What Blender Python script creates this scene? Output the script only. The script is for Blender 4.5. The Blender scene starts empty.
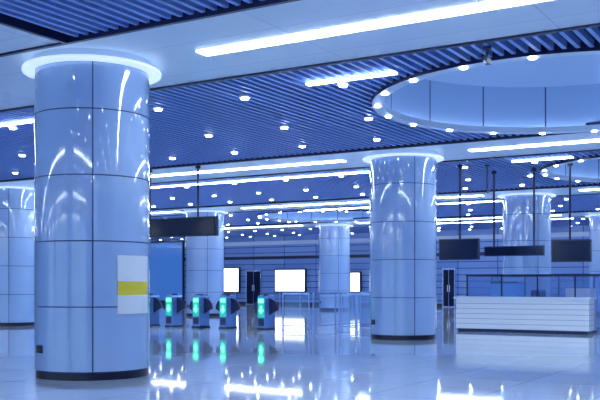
import bpy, math, random
from mathutils import Vector
random.seed(4)
S=bpy.context.scene
try:
    S.view_settings.view_transform='Standard'
except Exception: pass

# ------------------------------------------------------------- materials
def mat(name, col, rough=0.5, metal=0.0, emit=None, es=0.0, spec=0.5, alpha=1.0, trans=0.0, coat=0.0):
    m=bpy.data.materials.new(name); m.use_nodes=True
    b=m.node_tree.nodes['Principled BSDF']
    b.inputs['Base Color'].default_value=(*col,1)
    b.inputs['Roughness'].default_value=rough
    b.inputs['Metallic'].default_value=metal
    b.inputs['Specular IOR Level'].default_value=spec
    b.inputs['Transmission Weight'].default_value=trans
    b.inputs['Coat Weight'].default_value=coat
    b.inputs['Coat Roughness'].default_value=0.04
    b.inputs['Alpha'].default_value=alpha
    if emit:
        b.inputs['Emission Color'].default_value=(*emit,1)
        b.inputs['Emission Strength'].default_value=es
    return m
def noise_col(m, c1, c2, scale):
    nt=m.node_tree; b=nt.nodes['Principled BSDF']
    tc=nt.nodes.new('ShaderNodeTexCoord'); n=nt.nodes.new('ShaderNodeTexNoise'); r=nt.nodes.new('ShaderNodeValToRGB')
    n.inputs['Scale'].default_value=scale; n.inputs['Detail'].default_value=5
    r.color_ramp.elements[0].position=.35; r.color_ramp.elements[1].position=.65
    r.color_ramp.elements[0].color=(*c1,1); r.color_ramp.elements[1].color=(*c2,1)
    nt.links.new(tc.outputs['Object'],n.inputs['Vector']); nt.links.new(n.outputs['Fac'],r.inputs['Fac'])
    nt.links.new(r.outputs['Color'],b.inputs['Base Color'])
def bump(m,scale,strength,dist=.01):
    nt=m.node_tree; b=nt.nodes['Principled BSDF']
    tc=nt.nodes.new('ShaderNodeTexCoord'); n=nt.nodes.new('ShaderNodeTexNoise'); bp=nt.nodes.new('ShaderNodeBump')
    n.inputs['Scale'].default_value=scale; n.inputs['Detail'].default_value=2
    bp.inputs['Strength'].default_value=strength; bp.inputs['Distance'].default_value=dist
    nt.links.new(tc.outputs['Object'],n.inputs['Vector']); nt.links.new(n.outputs['Fac'],bp.inputs['Height'])
    nt.links.new(bp.outputs['Normal'],b.inputs['Normal'])
def brick(m, c1, c2, mortar, w, h, msize, plane='XY', offset=0.0):
    nt=m.node_tree; b=nt.nodes['Principled BSDF']
    tc=nt.nodes.new('ShaderNodeTexCoord'); br=nt.nodes.new('ShaderNodeTexBrick')
    br.offset=offset; br.squash=1
    br.inputs['Color1'].default_value=(*c1,1); br.inputs['Color2'].default_value=(*c2,1); br.inputs['Mortar'].default_value=(*mortar,1)
    br.inputs['Scale'].default_value=1; br.inputs['Brick Width'].default_value=w; br.inputs['Row Height'].default_value=h
    br.inputs['Mortar Size'].default_value=msize; br.inputs['Mortar Smooth'].default_value=0.0; br.inputs['Bias'].default_value=0
    if plane=='XY': nt.links.new(tc.outputs['Object'],br.inputs['Vector'])
    else:
        sp=nt.nodes.new('ShaderNodeSeparateXYZ'); cb=nt.nodes.new('ShaderNodeCombineXYZ')
        nt.links.new(tc.outputs['Object'],sp.inputs[0])
        nt.links.new(sp.outputs['X' if plane=='XZ' else 'Y'],cb.inputs['X']); nt.links.new(sp.outputs['Z'],cb.inputs['Y'])
        nt.links.new(cb.outputs[0],br.inputs['Vector'])
    nt.links.new(br.outputs['Color'],b.inputs['Base Color'])

M={}
M['floor']=mat('polished_floor',(.7,.8,.97),rough=.05,spec=1.0,coat=.2)
brick(M['floor'],(.64,.775,.98),(.70,.82,.985),(.36,.48,.82),1.2,1.2,.008)
bump(M['floor'],2.2,.035,.01)
M['ceil']=mat('ceiling_panel',(.55,.68,.97),rough=.35)
brick(M['ceil'],(.64,.785,.98),(.69,.82,.985),(.44,.57,.88),3.0,1.35,.008)
M['slat']=mat('slat_aluminium',(.20,.36,.84),rough=.4)
M['void']=mat('ceiling_void',(.003,.010,.06),rough=.9)
M['dark']=mat('dark_metal',(.010,.018,.08),rough=.35)
M['black']=mat('black_plinth',(.005,.009,.04),rough=.3)
M['panel']=mat('enamel_panel',(.5,.64,.92),rough=.06,spec=1.0,coat=1.0)
noise_col(M['panel'],(.37,.55,.92),(.42,.60,.94),.8)
M['joint']=mat('panel_joint',(.03,.07,.30),rough=.6)
M['cap']=mat('cap_glow',(.8,.88,1),rough=.4,emit=(.72,.87,1),es=.7)
M['strip']=mat('strip_light',(1,1,1),emit=(.80,.92,1),es=20)
M['spot']=mat('downlight_lens',(1,1,1),emit=(.84,.93,1),es=24)
M['recess_fill_glow']=mat('recess_fill_glow',(1,1,1),emit=(.66,.83,1),es=1.9)  # added glow, hidden behind the rim lip to brighten the recess interior
M['trim']=mat('white_trim',(.68,.80,1),rough=.3)
M['steel']=mat('brushed_steel',(.45,.58,.88),rough=.25,metal=.9)
M['white']=mat('white_panel',(.82,.89,1),rough=.3)
M['yellow']=mat('yellow_sheet',(.84,.70,.06),rough=.4)
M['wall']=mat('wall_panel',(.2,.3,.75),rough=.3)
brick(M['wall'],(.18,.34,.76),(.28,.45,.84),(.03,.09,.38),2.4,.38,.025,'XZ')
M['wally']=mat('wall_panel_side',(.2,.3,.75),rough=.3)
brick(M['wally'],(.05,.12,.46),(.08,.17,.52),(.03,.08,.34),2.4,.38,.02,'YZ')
M['cove']=mat('recess_white',(.50,.67,.96),rough=.3)
M['lightbox']=mat('lightbox',(1,1,1),emit=(.86,.94,1),es=2.4)
M['bluelit']=mat('blue_backlit_glass',(.08,.2,.6),rough=.1,emit=(.05,.20,.56),es=.45)
M['glass']=mat('tinted_glass',(.25,.5,.95),rough=.03,alpha=.30)
M['bglass']=mat('booth_glass',(.10,.26,.75),rough=.03,alpha=.42)
M['screen']=mat('screen_black',(.008,.014,.05),rough=.12)
M['cyan']=mat('gate_display',(.05,.4,.35),rough=.2,emit=(.01,.50,.32),es=.6)
M['green']=mat('green_arrow',(.05,.9,.3),emit=(.06,1,.24),es=7)
M['gate']=mat('gate_body',(.18,.34,.70),rough=.2,metal=.5)
M['counter']=mat('counter_white',(.88,.92,.98),rough=.3)
M['groove']=mat('counter_groove',(.25,.38,.72),rough=.5)

# ------------------------------------------------------------- mesh builder
class MB:
    def __init__(s,name,loc=(0,0,0)):
        s.n=name; s.loc=loc; s.v=[]; s.f=[]; s.mi=[]; s.sm=[]; s.mats=[]
    def m(s,k):
        if k not in s.mats: s.mats.append(k)
        return s.mats.index(k)
    def face(s,pts,k,smooth=False):
        b=len(s.v); s.v+=[tuple(p) for p in pts]; s.f.append(tuple(range(b,b+len(pts)))); s.mi.append(s.m(k)); s.sm.append(smooth)
    def grid(s,rows,k,smooth=True):
        b=len(s.v); n=len(rows[0])
        for r in rows: s.v+=[tuple(p) for p in r]
        for i in range(len(rows)-1):
            for j in range(n-1):
                s.f.append((b+i*n+j,b+i*n+j+1,b+(i+1)*n+j+1,b+(i+1)*n+j)); s.mi.append(s.m(k)); s.sm.append(smooth)
    def box(s,x0,x1,y0,y1,z0,z1,k):
        b=len(s.v)
        s.v+=[(x0,y0,z0),(x1,y0,z0),(x1,y1,z0),(x0,y1,z0),(x0,y0,z1),(x1,y0,z1),(x1,y1,z1),(x0,y1,z1)]
        for f in ((3,2,1,0),(4,5,6,7),(0,1,5,4),(1,2,6,5),(2,3,7,6),(3,0,4,7)):
            s.f.append(tuple(b+i for i in f)); s.mi.append(s.m(k)); s.sm.append(False)
    def prism(s,prof,a0,a1,k,axis='y'):
        def P(p,a): return (p[0],a,p[1]) if axis=='y' else (a,p[0],p[1])
        s.face([P(p,a0) for p in prof],k); s.face([P(p,a1) for p in reversed(prof)],k)
        n=len(prof)
        for i in range(n):
            p,q=prof[i],prof[(i+1)%n]
            s.face([P(p,a0),P(p,a1),P(q,a1),P(q,a0)],k)
    def arc(s,cx,cy,r,a0,a1,z0,z1,k,n=16):
        lo=[];hi=[]
        for i in range(n+1):
            a=a0+(a1-a0)*i/n; x=cx+r*math.cos(a); y=cy+r*math.sin(a)
            lo.append((x,y,z0)); hi.append((x,y,z1))
        s.grid([lo,hi],k)
    def disc(s,cx,cy,r,z,k,n=32,down=False):
        p=[(cx+r*math.cos(2*math.pi*i/n),cy+r*math.sin(2*math.pi*i/n),z) for i in range(n)]
        if down: p.reverse()
        s.face(p,k)
    def annulus(s,cx,cy,r0,r1,z,k,n=64):
        a=[(cx+r0*math.cos(2*math.pi*i/n),cy+r0*math.sin(2*math.pi*i/n),z) for i in range(n+1)]
        b=[(cx+r1*math.cos(2*math.pi*i/n),cy+r1*math.sin(2*math.pi*i/n),z) for i in range(n+1)]
        s.grid([a,b],k,False)
    def cyl(s,cx,cy,r,z0,z1,k,n=16):
        s.arc(cx,cy,r,0,2*math.pi,z0,z1,k,n); s.disc(cx,cy,r,z0,k,n,True); s.disc(cx,cy,r,z1,k,n)
    def done(s,parent=None):
        me=bpy.data.meshes.new(s.n); me.from_pydata(s.v,[],s.f)
        for k in s.mats: me.materials.append(M[k])
        me.polygons.foreach_set('material_index',s.mi); me.polygons.foreach_set('use_smooth',s.sm)
        me.update()
        o=bpy.data.objects.new(s.n,me); o.location=s.loc; S.collection.objects.link(o)
        if parent: o.parent=parent
        return o

C0,S0=.8575,.5145
def atY(px,Y):
    s=(px-300)/900; Z=Y/(C0+S0*s); return (C0*s-S0)*Z, Z
def cam2g(px,Z):
    X=(px-300)/900*Z; return C0*X-S0*Z, S0*X+C0*Z
def zh(py,Z): return 1.3+(285-py)*Z/900

XL,XR,YN,YF=-62,12,-22,50
# ------------------------------------------------------------- shell
b=MB('floor'); b.box(XL,XR,YN,YF,-.2,0,'floor'); b.done()
b=MB('wall_back'); b.box(XL,XR,YF,YF+.3,0,5.6,'wall'); b.done()
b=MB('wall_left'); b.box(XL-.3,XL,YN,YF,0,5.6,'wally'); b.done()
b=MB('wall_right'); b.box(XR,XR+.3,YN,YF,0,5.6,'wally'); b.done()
b=MB('baseboard_back'); b.box(XL,XR,YF-.04,YF,0,.18,'dark'); b.done()

ceil=bpy.data.objects.new('ceiling',None); S.collection.objects.link(ceil)
b=MB('ceiling_deck'); b.box(XL,XR,YN,YF,5.6,5.8,'void'); b.done(ceil)
rows=[9.95+10.5*k for k in range(-3,4)]
b=MB('ceiling_bands')
for y in rows: b.box(XL,XR,y-1.35,y+1.35,4.5,4.62,'ceil')
b.box(XL,-8.75,rows[2]+1.35,rows[3]-1.35,4.5,4.62,'ceil')
b.box(XL,XR,42.8,43.6,4.5,4.62,'ceil')
b.done(ceil)
b=MB('band_edges')
for y in rows:
    for yy in (y-1.35-.06,y+1.35): b.box(XL,XR,yy,yy+.06,4.47,4.66,'dark')
b.box(-8.75,-8.69,rows[2]+1.41,rows[3]-1.41,4.47,4.66,'dark')
b.done(ceil)
R=3.4
circles=[(-4,15.7),(-4,26.2),(-4,36.7),(-20.4,36.7)]
b=MB('ceiling_slats')
bays=[(rows[i]+1.42,rows[i+1]-1.42) for i in range(len(rows)-1)]+[(rows[-1]+1.42,YF-.05)]
x=XL+.1
while x<XR-.1:
    for bi,(y0,y1) in enumerate(bays):
        if bi==2 and x<-8.65: continue
        segs=[(y0,y1)]
        for cx,cy in circles:
            d=abs(x+.03-cx)
            if d<R:
                h=math.sqrt(R*R-d*d); ns=[]
                for a,c in segs:
                    if cy+h<=a or cy-h>=c: ns.append((a,c)); continue
                    if cy-h>a: ns.append((a,cy-h))
                    if cy+h<c: ns.append((cy+h,c))
                segs=ns
        for a,c in segs: b.box(x,x+.06,a,c,4.52,4.62,'slat')
    x+=.17
b.done(ceil)
for i,(cx,cy) in enumerate(circles):
    b=MB('round_recess')
    ri=R-.20; rw=R-.02
    b.annulus(cx,cy,ri,R,4.47,'trim',96)
    b.arc(cx,cy,R,0,2*math.pi,4.47,4.66,'dark',96)
    b.arc(cx,cy,ri,0,2*math.pi,4.47,4.58,'white',96)
    b.annulus(cx,cy,ri,ri+.03,4.58,'trim',96)
    b.annulus(cx,cy,ri+.03,rw,4.55,'recess_fill_glow',96)
    for j in range(16):
        a=j*math.pi/8
        b.arc(cx,cy,rw,a+.004,a+math.pi/8-.004,4.55,5.45,'cove',8)
    b.arc(cx,cy,rw+.02,0,2*math.pi,4.6,5.45,'joint',64)
    b.disc(cx,cy,rw+.05,5.45,'cove',64)
    for j in range(20):
        a=j*math.pi/10+.1
        b.cyl(cx+(R-.10)*math.cos(a),cy+(R-.10)*math.sin(a),.055,4.45,4.47,'spot',12)
    b.done(ceil)

b=MB('strip_lights')
def strip(x0,x1,y,w,z=4.5):
    b.box(x0,x1,y-w/2,y+w/2,z-.015,z+.01,'strip')
for y in rows:
    for xa in (-9.25+13.8,-9.25,-23.05,-36.85,-50.65):
        x1=xa-1.7; x0=xa-13.8+1.7
        if y==rows[3] and xa<-9: continue
        if x0>XL: strip(x0,min(x1,XR),y,.25)
for i in range(3,7):
    y=rows[i]+2.45
    strip(-21,-11,y,.10,4.505)
    if i<6: strip(-7.3,-5.75 ,y,.10,4.505)
b.done(ceil)
b=MB('downlights')
def spot(x,y):
    for cx,cy in circles:
        if (x-cx)**2+(y-cy)**2<(R+.15)**2: return
    b.cyl(x,y,.10,4.49,4.53,'trim',16)
    b.cyl(x,y,.065,4.465,4.49,'spot',12)
for i,(y0,y1) in enumerate(bays):
    for j,dy in enumerate((1.3,4.1,6.4)):
        yy=y0+dy
        if yy>YF-.3: continue
        x=-60+(j%2)*.95
        while x<11:
            if not(i==2 and x<-8.9): spot(x,yy)
            x+=1.9
b.done(ceil)

# ------------------------------------------------------------- columns
A0=math.atan2(-9.6,9.25)
def column(x,y):
    r=.81; b=MB('column',(x,y,0))
    b.arc(0,0,r-.03,0,2*math.pi,0.02,4.45,'joint',64)
    b.cyl(0,0,r-.015,0,.1,'black',64)
    zs=[.11,1.0,1.9,2.8,3.7,4.34]
    g=.008
    for q in range(4):
        a=A0+q*math.pi/2
        for i in range(5):
            b.arc(0,0,r,a+g/r,a+math.pi/2-g/r,zs[i]+g,zs[i+1]-g,'panel',20)
            for aa in (a+g/r,a+math.pi/2-g/r):
                c,s_=math.cos(aa),math.sin(aa)
                b.face([(r*c,r*s_,zs[i]+g),(r*c,r*s_,zs[i+1]-g),((r-.03)*c,(r-.03)*s_,zs[i+1]-g),((r-.03)*c,(r-.03)*s_,zs[i]+g)],'joint')
    b.annulus(0,0,r-.02,.98,4.34,'cap'); b.arc(0,0,.98,0,2*math.pi,4.34,4.38,'cap',64); b.annulus(0,0,r-.03,.98,4.38,'cap')
    b.arc(0,0,.84,0,2*math.pi,4.38,4.5,'trim',48)
    dc=math.atan2(-y,-x)
    a=dc-math.radians(62)
    b.arc(0,0,r+.015,a-.1,a+.1,.36,.46,'black',6)
    b.arc(0,0,r+.008,a-.12,a+.12,.345,.475,'steel',6)
    return b.done()
for xc in (4.55,-9.25,-23.05,-36.85,-50.65):
    for k in range(-2,4):
        dx={1:.12,3:.48}.get(k,0)
        column(xc+dx,9.6+10.5*k)
dc=math.atan2(-9.6,9.25)
b=MB('notice_poster',(-9.25,9.6,0))
a0=dc+math.radians(24); a1=dc+math.radians(68)
b.arc(0,0,.826,a0,a1,.90,1.16,'white',14); b.arc(0,0,.826,a0,a1,1.16,1.35,'yellow',14); b.arc(0,0,.826,a0,a1,1.35,1.71,'white',14)
b.arc(0,0,.812,a0,a1,.90,1.71,'white',14)
b.done()

# ------------------------------------------------------------- ticket gates
def gate(x,y):
    b=MB('ticket_gate',(x,y,0))
    w=.13
    b.box(-w-.02,w+.02,-.27,.27,0,.06,'dark')
    prof=[(-w,.06),(w,.06),(w,.93)]+[(w*math.cos(t),.93+.09*math.sin(t)) for t in [math.pi*i/8 for i in range(1,8)]]+[(-w,.93)]
    b.prism(prof,-.25,.25,'gate')
    b.box(-w+.02,w-.02,-.262,-.25,.36,.93,'cyan')
    b.box(-w+.03,w-.03,-.258,-.25,.12,.32,'dark')
    z=.58
    b.prism([(-.08,z),(0,z-.11),(.08,z),(.03,z),(.03,z+.11),(-.03,z+.11),(-.03,z)],-.272,-.262,'green')
    b.box(-.08,.08,-.272,-.262,.79,.89,'green')
    for s in (-1,1):
        pr=[(s*w,.42)]+[(s*(w+.30*math.cos(t)),.62+.28*math.sin(t)) for t in [-.15,.15,.4,.7,1.0,1.3]]+[(s*w,.92)]
        if s<0: pr=pr[::-1]
        b.prism(pr,-.03,.03,'dark')
    b.box(-.10,.10,-.18,-.02,1.0,1.035,'dark')
    b.done()
GY=21.9
for px in (151,174,201,228,266):
    x,_=atY(px,GY); gate(x,GY)

def railing(name,x0,x1,y0,y1,post=1.3):
    b=MB(name,(x0,y0,0)); L=math.hypot(x1-x0,y1-y0); dx,dy=(x1-x0)/L,(y1-y0)/L
    n=max(1,round(L/post))
    for i in range(n+1):
        t=L*i/n; b.cyl(dx*t,dy*t,.025,0,1.05,'steel',12); b.cyl(dx*t,dy*t,.06,0,.02,'steel',12)
    def bar(z,h):
        w=.02; nx,ny=-dy*w,dx*w
        p=[(nx,ny),(-nx,-ny),(dx*L-nx,dy*L-ny),(dx*L+nx,dy*L+ny)]
        b.face([(a,c,z) for a,c in p],'steel'); b.face([(a,c,z+h) for a,c in p[::-1]],'steel')
        for i in range(4):
            a,c=p[i],p[(i+1)%4]; b.face([(a[0],a[1],z),(a[0],a[1],z+h),(c[0],c[1],z+h),(c[0],c[1],z)],'steel')
    bar(1.03,.05); bar(.12,.03)
    for i in range(n):
        t0=L*i/n+.06; t1=L*(i+1)/n-.06
        b.face([(dx*t0,dy*t0,.2),(dx*t1,dy*t1,.2),(dx*t1,dy*t1,.96),(dx*t0,dy*t0,.96)],'glass')
    return b.done()
railing('glass_railing',atY(-60,GY)[0],atY(128,GY)[0],GY,GY)
railing('glass_railing',atY(283,GY)[0],atY(309,GY)[0],GY,GY)
railing('glass_railing',atY(342,GY)[0],atY(372,GY)[0],GY,GY,.5)
xx=atY(309,GY)[0]
railing('glass_railing',xx+.08,xx+.08,GY+.1,GY+4)
xx=atY(340,GY)[0]
railing('glass_railing',xx-.08,xx-.08,GY+.1,GY+4)

# ------------------------------------------------------------- service counter
x0,_=atY(456,24.0); x1,_=atY(589,24.0)
L=x1-x0
b=MB('service_counter',(x0,24.0,0))
b.box(.04,L-.04,.04,.6,0,.08,'dark')
n=6
for i in range(n):
    z0=.08+i*(.84/n); b.box(0,L,0,.60,z0+.012,z0+.84/n,'counter'); b.box(.015,L-.015,.015,.59,z0,z0+.012,'groove')
b.box(-.05,L+.05,-.06,.64,.92,.97,'white')
b.done()
b=MB('glass_booth',(x0,24.9,0))
W=L+.45; D=2.2; H=1.55
for px_ in (0,W/4,W/2,3*W/4,W):
    for yy in (0,D): b.box(px_-.02,px_+.02,yy-.02,yy+.02,0,H,'dark')
for yy in (0,D):
    b.box(-.03,W+.03,yy-.03,yy+.03,H,H+.05,'dark'); b.box(0,W,yy-.02,yy+.02,0,.08,'steel')
    for i in range(4):
        b.face([(i*W/4+.03,yy,.1),((i+1)*W/4-.03,yy,.1),((i+1)*W/4-.03,yy,H),(i*W/4+.03,yy,H)],'bglass')
for xx in (0,W):
    b.box(xx-.03,xx+.03,0,D,H,H+.05,'dark')
    b.face([(xx,.03,.1),(xx,D-.03,.1),(xx,D-.03,H),(xx,.03,H)],'bglass')
b.box(.3,1.1,1.2,1.9,0,1.35,'bluelit'); b.box(.28,1.12,1.18,1.92,1.35,1.4,'dark')
b.box(1.5,1.75,1.2,1.9,0,1.15,'dark')
b.box(W-1.6,W-.9,1.2,1.9,0,1.2,'white')
b.done()

# ------------------------------------------------------------- hanging signs
def hsign(name,pxa,pxb,pya,pyb,Z,poles):
    pxm=(pxa+pxb)/2; cx,cy=cam2g(pxm,Z)
    xa,_=atY(pxa,cy); xb,_=atY(pxb,cy)
    zt,zb=zh(pya,Z),zh(pyb,Z)
    b=MB(name,(cx,cy,0)); 
    b.box(xa-cx,xb-cx,-.07,.07,zb,zt,'dark')
    b.box(xa-cx+.03,xb-cx-.03,-.08,-.07,zb+.03,zt-.03,'screen')
    for p in poles:
        xp,_=atY(p,cy); b.cyl(xp-cx,0,.028,zt,4.55,'dark',10); b.cyl(xp-cx,0,.07,4.42,4.5,'dark',12)
    b.done()
hsign('hanging_sign',138,217,218,237,24.5,(150,198))
hsign('hanging_screen',440,479,239,260,24,(460,))
hsign('hanging_sign',485,544,246,256,25,(494,534))
hsign('hanging_screen',552,591,240,262,23.5,(570,))

def pendant(px,Z,zb,zt):
    x,y=cam2g(px,Z); b=MB('cctv_camera',(x,y,0))
    b.cyl(0,0,.02,zb+.1,zt,'dark',10); b.cyl(0,0,.06,zt-.04,zt,'dark',12); b.box(-.035,.035,-.1,.07,zb,zb+.07,'dark'); b.cyl(0,-.08,.025,zb-.01,zb+.02,'trim',10); b.done()
pendant(487,12.0,4.25,4.48)
pendant(487,24,3.75,4.5)

# ------------------------------------------------------------- back wall features
def wallbox(name,pxa,pxb,zb,zt,k,frame='dark',floor=False):
    xa,Za=atY(pxa,YF); xb,Zb=atY(pxb,YF)
    b=MB(name,((xa+xb)/2,YF-.2,0)); h=(xb-xa)/2
    b.box(-h-.08,h+.08,0,.15,0 if floor else zb-.08,zt+.08,frame); b.box(-h,h,-.02,0,zb,zt,k)
    if not floor:
        for s in (-1,1): b.box(s*h*.7-.05,s*h*.7+.05,.03,.12,0,zb-.08,'steel')
    b.done()
wallbox('advertising_lightbox',277,306,.9,2.27,'lightbox')
wallbox('advertising_lightbox',221,240,.85,2.42,'lightbox')
wallbox('advertising_lightbox',352,361,.9,2.05,'lightbox')
wallbox('backlit_glass_panel',140,184,.2,4.3,'bluelit',floor=True)
b=MB('trim_1'); b.box(XL,XR,YF-.04,YF,3.0,3.2,'dark'); b.box(XL,XR,YF-.04,YF,3.95,4.2,'trim'); b.done()
for n_,(pa,pb) in enumerate(((443,456),(247,262))):
    xa,_=atY(pa,YF); xb,_=atY(pb,YF); m_=(xa+xb)/2; h=(xb-xa)/2
    b=MB('door_%d'%(n_+1),(m_,YF-.12,0))
    b.box(-h,h,0,.1,0,2.3,'steel'); b.box(-h+.08,-.02,-.02,0,.05,2.2,'screen'); b.box(.02,h-.08,-.02,0,.05,2.2,'screen')
    b.box(-.08,-.05,-.06,-.02,.9,1.3,'trim'); b.box(.05,.08,-.06,-.02,.9,1.3,'trim'); b.done()

# ------------------------------------------------------------- light
w=bpy.data.worlds.new('w'); S.world=w; w.use_nodes=True
w.node_tree.nodes['Background'].inputs[0].default_value=(.42,.69,1,1); w.node_tree.nodes['Background'].inputs[1].default_value=1.15

cd=bpy.data.cameras.new('camera'); co=bpy.data.objects.new('camera',cd); S.collection.objects.link(co)
co.location=(0,0,1.3); co.rotation_euler=(math.pi/2,0,math.atan2(S0,C0)); cd.lens=54; cd.sensor_width=36; cd.shift_y=85/600; cd.clip_end=300
S.camera=co
